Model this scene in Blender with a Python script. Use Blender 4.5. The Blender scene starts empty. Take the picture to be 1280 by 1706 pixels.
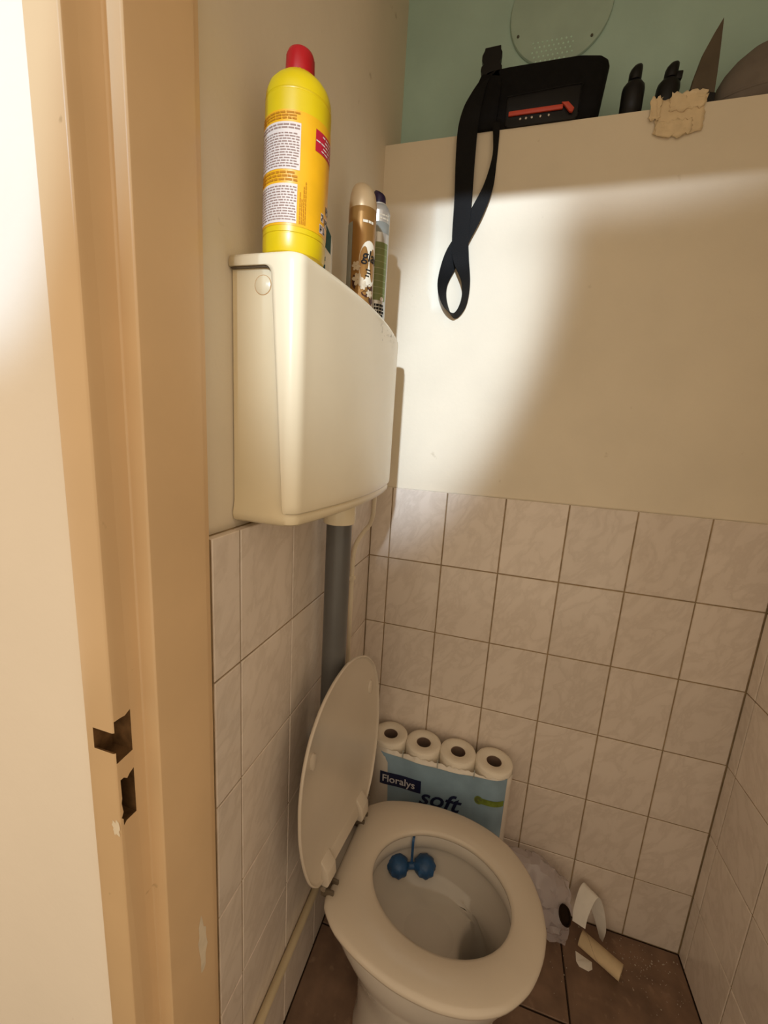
import bpy, bmesh, math, random
from mathutils import Vector, Matrix
random.seed(7)
sc = bpy.context.scene
COL = sc.collection
R = math.radians

# ------------------------------------------------------------------ camera
cam_d = bpy.data.cameras.new('camera')
cam = bpy.data.objects.new('camera', cam_d)
COL.objects.link(cam)
yaw, pitch, roll = 0.274298342, -0.190313627, -0.0627860173
Rm = Matrix.Rotation(yaw, 3, 'Z') @ Matrix.Rotation(pitch, 3, 'X') @ Matrix.Rotation(roll, 3, 'Y')
right, fwd, up = Rm.col[0], Rm.col[1], Rm.col[2]
M = Matrix((right, up, -fwd)).transposed().to_4x4()
M.translation = (0.3354992, -1.0635589, 1.3362297)
cam.matrix_world = M
cam_d.sensor_fit = 'VERTICAL'
cam_d.sensor_height = 36.0
cam_d.lens = 671.828 / 1706 * 36.0
cam_d.clip_start = 0.02
sc.camera = cam

# ------------------------------------------------------------------ world, lights, exposure
w = bpy.data.worlds.new('hall_ambient')
sc.world = w
w.use_nodes = True
bgn = w.node_tree.nodes['Background']
bgn.inputs[0].default_value = (1.0, 0.785, 0.54, 1)
bgn.inputs[1].default_value = 0.97

def spot(name, loc, aim, energy, size, blend, soft, sx=1.0, color=(0.97, 0.98, 1.0), twist=0.0):
    ld = bpy.data.lights.new(name, 'SPOT')
    ld.energy = energy
    ld.color = color
    ld.spot_size = R(size)
    ld.spot_blend = blend
    ld.shadow_soft_size = soft
    lo = bpy.data.objects.new(name, ld)
    COL.objects.link(lo)
    lo.location = loc
    lo.rotation_euler = ((Vector(aim) - Vector(loc)).to_track_quat('-Z', 'Y').to_matrix() @ Matrix.Rotation(R(-twist), 3, 'Z')).to_euler()
    lo.scale = (sx, 1, 1)
# added unseen spots stand in for the hall light, cones shaped to its patches
spot('added_hall_spot', (0.42, -3.0, 2.28), (0.175, 0.0, 1.545), 470, 21, 0.9, 0.045, 0.45, (0.74, 0.87, 1.0), 17)
spot('added_hall_spot', (0.42, -3.0, 2.28), (0.42, 0.0, 1.925), 190, 4.6, 1.0, 0.045, 4.2, (0.80, 0.88, 1.0))
spot('added_hall_spot', (-0.25, -2.4, 2.2), (-0.155, -0.786, 1.86), 105, 31, 0.2, 0.035, 0.385, (0.47, 0.73, 1.0))

vs = sc.view_settings
vs.view_transform = 'Standard'
vs.look = 'None'
vs.exposure = 0.0
vs.gamma = 1.0
vs.use_curve_mapping = False
sc.cycles.use_denoising = True
sc.cycles.max_bounces = 10
sc.cycles.diffuse_bounces = 6

# ------------------------------------------------------------------ materials
MATS = {}
def mat(name, col, rough=0.5, spec=0.5, metal=0.0, var=0.0, vscale=8.0, bump=0.0, bscale=60.0, trans=0.0, alpha=1.0, coat=0.0, grunge=None):
    m = bpy.data.materials.new(name)
    m.use_nodes = True
    nt = m.node_tree
    b = nt.nodes['Principled BSDF']
    b.inputs['Base Color'].default_value = (*col, 1)
    b.inputs['Roughness'].default_value = rough
    b.inputs['Specular IOR Level'].default_value = spec
    b.inputs['Metallic'].default_value = metal
    b.inputs['Coat Weight'].default_value = coat
    b.inputs['Coat Roughness'].default_value = 0.08
    b.inputs['Transmission Weight'].default_value = trans
    b.inputs['Alpha'].default_value = alpha
    tc = nt.nodes.new('ShaderNodeTexCoord')
    out = None
    if var or grunge:
        n = nt.nodes.new('ShaderNodeTexNoise')
        n.inputs['Scale'].default_value = vscale
        n.inputs['Detail'].default_value = 6
        nt.links.new(tc.outputs['Object'], n.inputs['Vector'])
        mr = nt.nodes.new('ShaderNodeMapRange')
        mr.inputs[1].default_value = 0.3
        mr.inputs[2].default_value = 0.7
        mr.inputs[3].default_value = 1 - var
        mr.inputs[4].default_value = 1 + var
        nt.links.new(n.outputs['Fac'], mr.inputs[0])
        mx = nt.nodes.new('ShaderNodeMix')
        mx.data_type = 'RGBA'
        mx.blend_type = 'MULTIPLY'
        mx.inputs[0].default_value = 1
        mx.inputs[6].default_value = (*col, 1)
        nt.links.new(mr.outputs[0], mx.inputs[7])
        out = mx.outputs[2]
        if grunge:                                     # sparse specks / stains of another colour
            gcol, gscale, lo_, hi_ = grunge
            g = nt.nodes.new('ShaderNodeTexNoise')
            g.inputs['Scale'].default_value = gscale
            g.inputs['Detail'].default_value = 4
            nt.links.new(tc.outputs['Object'], g.inputs['Vector'])
            gr = nt.nodes.new('ShaderNodeMapRange')
            gr.inputs[1].default_value = lo_
            gr.inputs[2].default_value = hi_
            nt.links.new(g.outputs['Fac'], gr.inputs[0])
            m2 = nt.nodes.new('ShaderNodeMix')
            m2.data_type = 'RGBA'
            nt.links.new(gr.outputs[0], m2.inputs[0])
            nt.links.new(out, m2.inputs[6])
            m2.inputs[7].default_value = (*gcol, 1)
            out = m2.outputs[2]
        nt.links.new(out, b.inputs['Base Color'])
    if bump:
        n = nt.nodes.new('ShaderNodeTexNoise')
        n.inputs['Scale'].default_value = bscale
        n.inputs['Detail'].default_value = 4
        nt.links.new(tc.outputs['Object'], n.inputs['Vector'])
        bp = nt.nodes.new('ShaderNodeBump')
        bp.inputs['Strength'].default_value = bump
        bp.inputs['Distance'].default_value = 0.002
        nt.links.new(n.outputs['Fac'], bp.inputs['Height'])
        nt.links.new(bp.outputs[0], b.inputs['Normal'])
    MATS[name] = m
    return m

def tile_mat(name, base, vein, rough):
    m = bpy.data.materials.new(name)
    m.use_nodes = True
    nt = m.node_tree
    L = nt.links
    b = nt.nodes['Principled BSDF']
    b.inputs['Roughness'].default_value = rough
    geo = nt.nodes.new('ShaderNodeNewGeometry')
    oi = nt.nodes.new('ShaderNodeObjectInfo')
    mp = nt.nodes.new('ShaderNodeMapping')
    mp.vector_type = 'TEXTURE'                       # stretch the noise along a slanting axis
    ax = Vector((0.45, 0.45, 0.77)).normalized()
    bx_ = ax.cross(Vector((0, 0, 1))).normalized()
    mp.inputs['Rotation'].default_value = Matrix((ax, bx_, ax.cross(bx_))).transposed().to_euler()
    mp.inputs['Scale'].default_value = (0.16, 0.05, 0.05)
    L.new(geo.outputs['Position'], mp.inputs['Vector'])
    ml = nt.nodes.new('ShaderNodeMath')
    ml.operation = 'MULTIPLY'
    ml.inputs[1].default_value = 37.0
    L.new(oi.outputs['Random'], ml.inputs[0])
    n = nt.nodes.new('ShaderNodeTexNoise')
    n.noise_dimensions = '4D'
    n.inputs['Scale'].default_value = 1.0
    n.inputs['Detail'].default_value = 7
    n.inputs['Roughness'].default_value = 0.6
    n.inputs['Distortion'].default_value = 0.6
    L.new(mp.outputs[0], n.inputs['Vector'])
    L.new(ml.outputs[0], n.inputs['W'])
    cr = nt.nodes.new('ShaderNodeValToRGB')
    e = cr.color_ramp.elements
    e[0].position, e[0].color = 0.42, (*base, 1)
    e[1].position, e[1].color = 0.68, (*base, 1)
    k = e.new(0.515); k.color = (*vein, 1)
    k = e.new(0.56); k.color = (*[0.75 * a + 0.25 * c for a, c in zip(base, vein)], 1)
    L.new(n.outputs['Fac'], cr.inputs[0])
    mr = nt.nodes.new('ShaderNodeMapRange')
    mr.inputs[3].default_value = 0.94
    mr.inputs[4].default_value = 1.04
    L.new(oi.outputs['Random'], mr.inputs[0])
    mx = nt.nodes.new('ShaderNodeMix')
    mx.data_type = 'RGBA'
    mx.blend_type = 'MULTIPLY'
    mx.inputs[0].default_value = 1
    L.new(cr.outputs[0], mx.inputs[6])
    L.new(mr.outputs[0], mx.inputs[7])
    L.new(mx.outputs[2], b.inputs['Base Color'])
    MATS[name] = m
    return m

tile_mat('wall_tile', (0.72, 0.64, 0.57), (0.645, 0.565, 0.495), 0.17)
mat('grout', (0.30, 0.22, 0.13), 0.9, 0.2, var=0.25, vscale=30)
mat('plaster', (0.73, 0.655, 0.53), 0.85, 0.2, var=0.04, vscale=5, bump=0.25, bscale=90, grunge=((0.50, 0.42, 0.30), 22, 0.71, 0.80))
mat('plaster_hall', (0.89, 0.81, 0.71), 0.85, 0.2, var=0.03, vscale=4, bump=0.2, bscale=80, grunge=((0.62, 0.50, 0.36), 45, 0.76, 0.82))
mat('teal_paint', (0.43, 0.61, 0.56), 0.8, 0.2, var=0.06, vscale=7, bump=0.25, bscale=70)
mat('ceiling_white', (0.75, 0.72, 0.66), 0.9, 0.2, var=0.03)
mat('frame_paint', (0.71, 0.505, 0.295), 0.33, 0.5, var=0.05, vscale=6, bump=0.12, bscale=45, grunge=((0.42, 0.28, 0.14), 30, 0.74, 0.80))
mat('dark_brown', (0.13, 0.07, 0.03), 0.9, 0.1, var=0.4, vscale=60)  # plain dark brown for the cut-out insides and the slit
mat('worn_paint', (0.75, 0.66, 0.52), 0.7, 0.2, var=0.1, vscale=40)
mat('floor_tile', (0.20, 0.125, 0.085), 0.55, 0.4, var=0.3, vscale=14, bump=0.2, bscale=50, grunge=((0.30, 0.20, 0.14), 40, 0.60, 0.78))
mat('floor_grout', (0.035, 0.022, 0.015), 0.95, 0.1, var=0.2)
mat('cistern_plastic', (0.79, 0.71, 0.53), 0.22, 0.5, var=0.04, vscale=5)
mat('cistern_body', (0.74, 0.65, 0.46), 0.28, 0.5, var=0.05, vscale=6)
mat('dirt', (0.16, 0.13, 0.10), 0.9, 0.1)
mat('grey_pipe', (0.105, 0.105, 0.105), 0.3, 0.5, var=0.1, vscale=12)
mat('white_pipe', (0.70, 0.62, 0.48), 0.4, 0.5, var=0.05)
mat('floor_pipe', (0.56, 0.46, 0.30), 0.45, 0.4, var=0.1)
mat('porcelain', (0.55, 0.51, 0.46), 0.1, 0.5, var=0.03, vscale=6)
mat('seat_plastic', (0.565, 0.495, 0.41), 0.24, 0.5, var=0.03, vscale=7, grunge=((0.35, 0.24, 0.14), 55, 0.77, 0.81))
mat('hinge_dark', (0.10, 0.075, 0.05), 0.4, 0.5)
mat('hinge_steel', (0.45, 0.42, 0.38), 0.3, 0.5, metal=0.9)
mat('blue_block', (0.014, 0.070, 0.19), 0.45, 0.5, var=0.25, vscale=60, bump=0.6, bscale=120)
mat('water', (0.60, 0.56, 0.51), 0.03, 0.8, alpha=0.07)
mat('yellow_plastic', (0.65, 0.475, 0.004), 0.33, 0.5, var=0.04, vscale=20)
mat('red_plastic', (0.42, 0.006, 0.012), 0.3, 0.5, var=0.05)
mat('label_orange', (0.76, 0.39, 0.008), 0.35, 0.5, var=0.08, vscale=25)
mat('label_white', (0.68, 0.60, 0.55), 0.5, 0.3)
mat('label_print', (0.30, 0.20, 0.17), 0.6, 0.2)
mat('label_brown_print', (0.48, 0.20, 0.008), 0.6, 0.2)
mat('label_red', (0.46, 0.012, 0.035), 0.4, 0.4)
mat('black_print', (0.015, 0.015, 0.015), 0.6, 0.2)
mat('gold_metal', (0.36, 0.19, 0.055), 0.28, 0.5, metal=0.45, var=0.1)
mat('gold_cap', (0.52, 0.36, 0.19), 0.38, 0.5, metal=0.25)
mat('cream_print', (0.80, 0.74, 0.60), 0.5, 0.3)
mat('flower_white', (0.60, 0.50, 0.36), 0.6, 0.2, var=0.15, vscale=60)
mat('chocolate_print', (0.06, 0.022, 0.014), 0.5, 0.3)
mat('grey_label', (0.30, 0.32, 0.30), 0.45, 0.3, var=0.1, vscale=30)
mat('silver_metal', (0.60, 0.60, 0.58), 0.3, 0.5, metal=0.5)
mat('green_label', (0.19, 0.23, 0.085), 0.4, 0.4, var=0.1, vscale=40)
mat('green_line', (0.34, 0.36, 0.20), 0.4, 0.4)
mat('purple_plastic', (0.016, 0.006, 0.035), 0.35, 0.5)
mat('teal_label', (0.03, 0.10, 0.12), 0.4, 0.4)
mat('pack_white', (0.72, 0.71, 0.68), 0.4, 0.4)
mat('black_fabric', (0.005, 0.005, 0.0055), 0.8, 0.15, var=0.2, vscale=80, bump=0.3, bscale=300)
mat('black_webbing', (0.004, 0.004, 0.0045), 0.7, 0.2, bump=0.5, bscale=500)
mat('red_zip', (0.48, 0.055, 0.025), 0.5, 0.4)
mat('stud_metal', (0.55, 0.53, 0.50), 0.3, 0.5, metal=0.6)
mat('dark_plastic', (0.006, 0.006, 0.007), 0.4, 0.25)
mat('dark_grey', (0.105, 0.085, 0.062), 0.8, 0.2, var=0.15, vscale=20)
mat('case_fabric', (0.17, 0.145, 0.125), 0.85, 0.2, var=0.12, vscale=25, bump=0.3, bscale=150)
mat('masking_tape', (0.70, 0.565, 0.37), 0.7, 0.2, var=0.08, vscale=40, bump=0.4, bscale=80)
mat('vent_paint', (0.39, 0.53, 0.47), 0.6, 0.3, var=0.08, vscale=12)
mat('vent_hole', (0.55, 0.80, 0.70), 0.5, 0.3)
mat('vent_screw', (0.08, 0.08, 0.06), 0.6, 0.3)
mat('tissue', (0.82, 0.77, 0.68), 0.9, 0.1, bump=0.4, bscale=120)
mat('tissue_end', (0.80, 0.74, 0.64), 0.95, 0.1, bump=0.5, bscale=200)
mat('cardboard', (0.30, 0.225, 0.155), 0.85, 0.1, var=0.1, vscale=30)
mat('core_dark', (0.20, 0.14, 0.11), 0.9, 0.1)
mat('pack_film', (0.72, 0.67, 0.60), 0.25, 0.5, bump=0.5, bscale=28)
mat('film_blue', (0.25, 0.37, 0.48), 0.25, 0.5, var=0.22, vscale=9, bump=0.5, bscale=24)
mat('film_blue_dark', (0.06, 0.21, 0.34), 0.25, 0.5, var=0.15, vscale=14)
mat('navy', (0.010, 0.016, 0.06), 0.35, 0.4)
mat('text_pale', (0.66, 0.66, 0.70), 0.5, 0.3)
mat('leaf_green', (0.16, 0.22, 0.035), 0.4, 0.4, var=0.35, vscale=60)
mat('clear_wrap', (0.66, 0.60, 0.63), 0.10, 0.8, alpha=0.42, bump=0.8, bscale=45)
mat('hole_shade', (0.02, 0.012, 0.008), 0.9, 0.1)
mat('tube_card', (0.60, 0.47, 0.30), 0.8, 0.15, var=0.12, vscale=25)
mat('paper_white', (0.78, 0.75, 0.70), 0.85, 0.1, var=0.05, vscale=30)
mat('crumb', (0.42, 0.36, 0.29), 0.9, 0.1)

# ------------------------------------------------------------------ helpers
def tag(o, label=None, cat=None, group=None, kind=None):
    if label: o['label'] = label
    if cat: o['category'] = cat
    if group: o['group'] = group
    if kind: o['kind'] = kind
    return o

def mesh_of(name, bm, mats, smooth=True, flat_angle=40):
    me = bpy.data.meshes.new(name)
    bmesh.ops.recalc_face_normals(bm, faces=bm.faces[:])
    bm.to_mesh(me)
    bm.free()
    for m in (mats if isinstance(mats, (list, tuple)) else [mats]):
        me.materials.append(MATS[m] if isinstance(m, str) else m)
    if smooth:
        me.polygons.foreach_set('use_smooth', [True] * len(me.polygons))
        me.set_sharp_from_angle(angle=R(flat_angle))
    return me

def obj(name, bm, mats, parent=None, smooth=True, flat_angle=40, loc=None):
    me = bm if isinstance(bm, bpy.types.Mesh) else mesh_of(name, bm, mats, smooth, flat_angle)
    o = bpy.data.objects.new(name, me)
    COL.objects.link(o)
    if parent: o.parent = parent
    if loc: o.location = loc
    return o

def empty(name, loc=(0, 0, 0), rot=(0, 0, 0)):
    o = bpy.data.objects.new(name, None)
    o.empty_display_size = 0.05
    COL.objects.link(o)
    o.location = loc
    o.rotation_euler = rot
    return o

def box(bm, lo_, hi_, bev=0.0, seg=2):
    t = bmesh.new()
    bmesh.ops.create_cube(t, size=1)
    for v in t.verts:
        v.co = Vector([lo_[i] + (v.co[i] + 0.5) * (hi_[i] - lo_[i]) for i in range(3)])
    if bev:
        bmesh.ops.bevel(t, geom=t.edges[:], offset=bev, segments=seg, profile=0.5, affect='EDGES')
    merge(bm, t)
    return bm

def merge(bm, t, mi=None):
    m = {}
    for v in t.verts: m[v] = bm.verts.new(v.co)
    for f in t.faces:
        try:
            nf = bm.faces.new([m[v] for v in f.verts])
            nf.material_index = f.material_index if mi is None else mi
        except ValueError: pass
    t.free()

def prism(bm, poly, axis, a, b, bev=0.0):
    """polygon of 2-D points extruded along an axis from a to b"""
    t = bmesh.new()
    def P(p, h):
        return {'z': (p[0], p[1], h), 'y': (p[0], h, p[1]), 'x': (h, p[0], p[1])}[axis]
    lo_ = [t.verts.new(P(p, a)) for p in poly]
    hi_ = [t.verts.new(P(p, b)) for p in poly]
    n = len(poly)
    t.faces.new(lo_); t.faces.new(hi_)
    for i in range(n): t.faces.new((lo_[i], lo_[(i + 1) % n], hi_[(i + 1) % n], hi_[i]))
    bmesh.ops.recalc_face_normals(t, faces=t.faces[:])
    if bev: bmesh.ops.bevel(t, geom=t.edges[:], offset=bev, segments=2, profile=0.5, affect='EDGES')
    merge(bm, t)
    return bm

def loft(bm, rings, closed=True, cap0=False, cap1=False):
    rs = [[bm.verts.new(p) for p in r] for r in rings]
    n = len(rs[0])
    for a, b in zip(rs, rs[1:]):
        for i in range(n if closed else n - 1):
            j = (i + 1) % n
            bm.faces.new((a[i], a[j], b[j], b[i]))
    if cap0: bm.faces.new(rs[0][::-1])
    if cap1: bm.faces.new(rs[-1])
    return bm

def lathe(bm, prof, n=40, c=(0, 0, 0), sx=1, sy=1):
    rings = []
    for r, z in prof:
        r = max(r, 1e-5)
        rings.append([(c[0] + r * sx * math.cos(2 * math.pi * k / n), c[1] + r * sy * math.sin(2 * math.pi * k / n), c[2] + z) for k in range(n)])
    loft(bm, rings, True, prof[0][0] < 1e-4, prof[-1][0] < 1e-4)
    bmesh.ops.remove_doubles(bm, verts=bm.verts[:], dist=2e-5)
    return bm

def smooth_path(pts, k=8):
    pts = [Vector(p) for p in pts]
    out = []
    for i in range(len(pts) - 1):
        p0 = pts[max(i - 1, 0)]; p1 = pts[i]; p2 = pts[i + 1]; p3 = pts[min(i + 2, len(pts) - 1)]
        for s in range(k):  # solid near-black disc, the shade inside the opening put into its colour
            t = s / k
            out.append(0.5 * ((2 * p1) + (p2 - p0) * t + (2 * p0 - 5 * p1 + 4 * p2 - p3) * t * t + (3 * p1 - p0 - 3 * p2 + p3) * t ** 3))
    out.append(pts[-1])
    return out

def tube(bm, pts, r, n=12, k=6, cap=True):
    P = smooth_path(pts, k) if k > 1 else [Vector(p) for p in pts]
    rings = []
    ref = Vector((0.3, 0.2, 1)).normalized()
    for i, p in enumerate(P):
        t = (P[min(i + 1, len(P) - 1)] - P[max(i - 1, 0)]).normalized()
        if abs(t.dot(ref)) > 0.95: ref = Vector((1, 0.1, 0)).normalized()
        a = (ref - t * ref.dot(t)).normalized()
        ref = a
        b = t.cross(a)
        rings.append([p + r * (a * math.cos(2 * math.pi * q / n) + b * math.sin(2 * math.pi * q / n)) for q in range(n)])
    return loft(bm, rings, True, cap, cap)

def ribbon(bm, pts, wid, th=0.0016, k=10):
    """flat strap: centre points and matching half-width vectors, with thickness"""
    P = smooth_path(pts, k)
    W = smooth_path(wid, k)
    rings = []
    for i, p in enumerate(P):
        t = (P[min(i + 1, len(P) - 1)] - P[max(i - 1, 0)]).normalized()
        n = t.cross(W[i])
        n = n.normalized() if n.length > 1e-9 else Vector((0, -1, 0))
        h = n * th / 2
        rings.append([p - W[i] - h, p + W[i] - h, p + W[i] + h, p - W[i] + h])
    return loft(bm, rings, True, True, True)

def grid_patch(bm, f, s0, s1, t0, t1, ns, nt, mi=0):
    vs_ = [[bm.verts.new(f(s0 + (s1 - s0) * i / ns, t0 + (t1 - t0) * j / nt)) for i in range(ns + 1)] for j in range(nt + 1)]
    for j in range(nt):
        for i in range(ns):
            fc = bm.faces.new((vs_[j][i], vs_[j][i + 1], vs_[j + 1][i + 1], vs_[j + 1][i]))
            fc.material_index = mi

def cyl(r, phi0):
    """map (arc length, height) onto an upright cylinder wall"""
    return lambda s, t: (r * math.cos(phi0 + s / r), r * math.sin(phi0 + s / r), t)

def text_geo(txt, size, shear=0.0, bold=0.0):
    cu = bpy.data.curves.new('lettering', 'FONT')
    cu.body = txt
    cu.size = size
    cu.shear = shear
    cu.offset = bold
    cu.resolution_u = 3
    cu.align_x = 'LEFT'
    o = bpy.data.objects.new('lettering', cu)
    COL.objects.link(o)
    dg = bpy.context.evaluated_depsgraph_get()
    me = bpy.data.meshes.new_from_object(o.evaluated_get(dg))
    v = [tuple(x.co) for x in me.vertices]
    f = [tuple(p.vertices) for p in me.polygons]
    bpy.data.objects.remove(o)
    bpy.data.curves.remove(cu)
    bpy.data.meshes.remove(me)
    return v, f

def add_text(bm, txt, size, fn, s0, t0, shear=0.0, bold=0.0, rot=0.0, sx=1.0):
    v, f = text_geo(txt, size, shear, bold)
    c, s = math.cos(rot), math.sin(rot)
    vv = [bm.verts.new(fn(s0 + x * sx * c - y * s, t0 + x * sx * s + y * c)) for x, y, _ in v]
    for p in f:
        try: bm.faces.new([vv[i] for i in p])
        except ValueError: pass

def dashes(bm, fn, s0, s1, t0, t1, rows, fill=0.55, wmin=0.002, wmax=0.006, rnd=None):
    """rows of unreadably small print"""
    rnd = rnd or random
    h = (t1 - t0) / rows
    for r_ in range(rows):
        s = s0
        tt = t0 + (r_ + 0.5) * h
        while s < s1 - wmin:
            e = min(s + rnd.uniform(wmin, wmax), s1)
            grid_patch(bm, fn, s, e, tt - h * fill / 2, tt + h * fill / 2, 1, 1)
            s = e + rnd.uniform(0.0008, 0.0016)

# ------------------------------------------------------------------ the setting
TZ = 1.194           # top of the tiling
RW = 0.9445          # right wall
LX = -0.020          # plaster plane of left wall
BY = 0.008           # plaster plane of back wall
FY = -0.655          # where the left wall's tiling ends
TEAL = 0.135         # upper back wall above the ledge

bm = bmesh.new()
box(bm, (LX - 0.1, -0.668, -0.02), (LX, 0.3, 2.62))
wall_left = tag(obj('wall_left', bm, 'plaster', smooth=False), 'cream plaster left wall with marbled white tiles on its lower half', kind='structure')
bm = bmesh.new()
prism(bm, [(LX, 0.002), (-0.0022, 0.002), (-0.0022, FY + 0.001), (LX, FY + 0.001)], 'z', -0.01, TZ - 0.001)
obj('grout_bed', bm, 'grout', wall_left, smooth=False)
bm = bmesh.new()
box(bm, (LX, -0.672, 0), (-0.0035, FY + 0.0005, 2.06), 0.001)
obj('edge_strip', bm, 'frame_paint', wall_left, smooth=False)

bm = bmesh.new()
box(bm, (LX, BY, -0.02), (RW + 0.1, TEAL, 2.022), 0.0)
wall_back = tag(obj('wall_back', bm, 'plaster', smooth=False), 'cream plaster back wall up to a ledge, marbled tiles below', kind='structure')
bm = bmesh.new()
box(bm, (-0.002, 0.0022, -0.01), (RW + 0.002, BY, TZ - 0.001))
obj('grout_bed', bm, 'grout', wall_back, smooth=False)

bm = bmesh.new()
box(bm, (LX - 0.1, TEAL, 1.9), (RW + 0.1, TEAL + 0.1, 2.62))
tag(obj('wall_upper', bm, 'teal_paint', smooth=False), 'teal painted upper wall set back behind the ledge', kind='structure')

bm = bmesh.new()
box(bm, (RW + 0.008, -0.77, -0.02), (RW + 0.1, 0.3, 2.62))
wall_right = tag(obj('wall_right', bm, 'plaster', smooth=False), 'right wall covered with pale marbled tiles at its base', kind='structure')
bm = bmesh.new()
box(bm, (RW + 0.0022, -0.66, -0.01), (RW + 0.008, 0.002, TZ - 0.001))
obj('grout_bed', bm, 'grout', wall_right, smooth=False)

bm = bmesh.new()
box(bm, (LX - 0.1, -0.77, 2.6), (RW + 0.1, 0.3, 2.68))
tag(obj('ceiling', bm, 'ceiling_white', smooth=False), 'plain white ceiling of the toilet room', kind='structure')

bm = bmesh.new()
box(bm, (-1.6, -0.782, -0.02), (-0.056, -0.70, 2.68))
box(bm, (-0.056, -0.782, 2.52), (0.95, -0.672, 2.68))  # left open above the door head, opening added to brighten the upper room
box(bm, (0.93, -0.782, -0.02), (2.0, -0.66, 2.68))
tag(obj('wall_front', bm, 'plaster_hall', smooth=False), 'off white hall wall around the door frame', kind='structure')

# wall tiles: 150 x 200 mm with 2.5 mm joints
TM = {}
def tile_mesh(wd, ht, th, name, m, bev=0.0012):
    key = (round(wd, 4), round(ht, 4), round(th, 4), m)
    if key not in TM:
        b = bmesh.new()
        # lies in the local x-z plane, face at y = 0 looking to -y
        f_ = [b.verts.new((x, 0, z)) for x, z in ((bev, bev), (wd - bev, bev), (wd - bev, ht - bev), (bev, ht - bev))]
        e_ = [b.verts.new((x, bev, z)) for x, z in ((0, 0), (wd, 0), (wd, ht), (0, ht))]
        k_ = [b.verts.new((x, th, z)) for x, z in ((0, 0), (wd, 0), (wd, ht), (0, ht))]
        b.faces.new(f_)
        for q in range(4):
            b.faces.new((f_[q], f_[(q + 1) % 4], e_[(q + 1) % 4], e_[q]))
            b.faces.new((e_[q], e_[(q + 1) % 4], k_[(q + 1) % 4], k_[q]))
        TM[key] = mesh_of(name, b, m, smooth=False)
    return TM[key]

J = 0.0015
zs = [TZ - 0.2 * i for i in range(6)] + [0.0]
trnd = random.Random(3)
def lay(parent, cols, place, th=0.0075):
    for r_ in range(6):
        z1, z0 = zs[r_] - J, zs[r_ + 1] + J
        if r_ == 0: z1 = TZ
        for a, b in cols:
            me = tile_mesh(b - a - 2 * J, z1 - z0, th, 'tile', 'wall_tile')
            o = obj('tile', me, None, parent)
            place(o, a + J, b - J, z0)
            o.rotation_euler.x += trnd.uniform(-0.002, 0.002)
cb = [0.0, 0.0576] + [0.0576 + 0.15 * i for i in range(1, 6)] + [RW]
def pb(o, a, b, z): o.location = (a, 0.0, z)
lay(wall_back, list(zip(cb, cb[1:])), pb, 0.006)
cl = [0.0, 0.147, 0.297, 0.4468, 0.5966, 0.655]
def pl(o, a, b, z):
    o.location = (0.0, -b, z); o.rotation_euler = (0, 0, R(90))
lay(wall_left, list(zip(cl, cl[1:])), pl, 0.012)
cr_ = [0.0, 0.035, 0.185, 0.335, 0.485, 0.655]
def prr(o, a, b, z):
    o.location = (RW, -a, z); o.rotation_euler = (0, 0, R(-90))
lay(wall_right, list(zip(cr_, cr_[1:])), prr, 0.0075)

# floor
bm = bmesh.new()
box(bm, (-1.6, -2.2, -0.06), (2.0, 0.02, -0.003))
floor = tag(obj('floor', bm, 'floor_grout', smooth=False), 'dark brown tiled floor around the toilet', kind='structure')
fx = [0.0, 0.038, 0.338, 0.638, 0.938, RW]
fx = [0.0, 0.338, 0.638, RW]
fy = [0.0, -0.243, -0.543, -0.80]
for a, b in zip(fx, fx[1:]):
    for c_, d_ in zip(fy, fy[1:]):
        me = tile_mesh(b - a - 0.004, c_ - d_ - 0.004, 0.008, 'floor_tile', 'floor_tile', 0.0015)
        o = obj('floor_tile', me, None, floor)
        o.location = (a + 0.002, d_ + 0.002, 0.0)
        o.rotation_euler = (R(-90), 0, 0)
        o.location.y = c_ - 0.002
        o.rotation_euler = (R(-90), 0, 0)
        # local z -> world -y... face (-y local) -> world +z
for o in [x for x in floor.children if x.name.startswith('floor_tile')]:
    # rotate so that the glazed face looks up: local -y -> +z, local z -> +y
    o.matrix_local = Matrix.Translation((o.location.x, o.location.y - o.data.vertices[6].co.z, 0)) @ Matrix(((1, 0, 0, 0), (0, 0, 1, 0), (0, -1, 0, 0), (0, 0, 0, 1)))

# steel door frame with two cut-outs for the latch and the bolt
def frame_profile():
    return [(LX - 0.03, -0.669), (0.0025, -0.669), (0.0025, -0.750), (-0.018, -0.750), (-0.018, -0.786), (-0.057, -0.786), (-0.057, -0.770), (LX - 0.03, -0.770)]
bm = bmesh.new()
prism(bm, frame_profile(), 'z', 0.0, 2.52)
bmesh.ops.recalc_face_normals(bm, faces=bm.faces[:])
ed = [e for e in bm.edges if abs(e.verts[0].co.z - e.verts[1].co.z) > 1 and e.verts[0].co.x > -0.06 and e.verts[0].co.y < -0.74 and (e.verts[0].co.x > -0.03 or e.verts[0].co.y < -0.78)]
bmesh.ops.bevel(bm, geom=ed, offset=0.0028, segments=3, profile=0.5, affect='EDGES')
fr = obj('door_1', bm, ['frame_paint', 'dark_brown'], flat_angle=30)
cuts = []
h1 = [(-0.7655, 1.030), (-0.772, 1.0265), (-0.778, 1.0275), (-0.7845, 1.0275), (-0.7845, 1.0145), (-0.7900, 1.0155), (-0.7900, 0.9895), (-0.7845, 0.9905), (-0.7845, 0.9775), (-0.7655, 0.9795)]
h2 = [(-0.7655, 0.957), (-0.7705, 0.9545), (-0.774, 0.951), (-0.778, 0.955), (-0.7820, 0.9550), (-0.7815, 0.932), (-0.7825, 0.926), (-0.781, 0.914), (-0.7835, 0.908), (-0.7815, 0.905), (-0.7815, 0.8965), (-0.778, 0.9), (-0.7655, 0.8995)]
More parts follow.
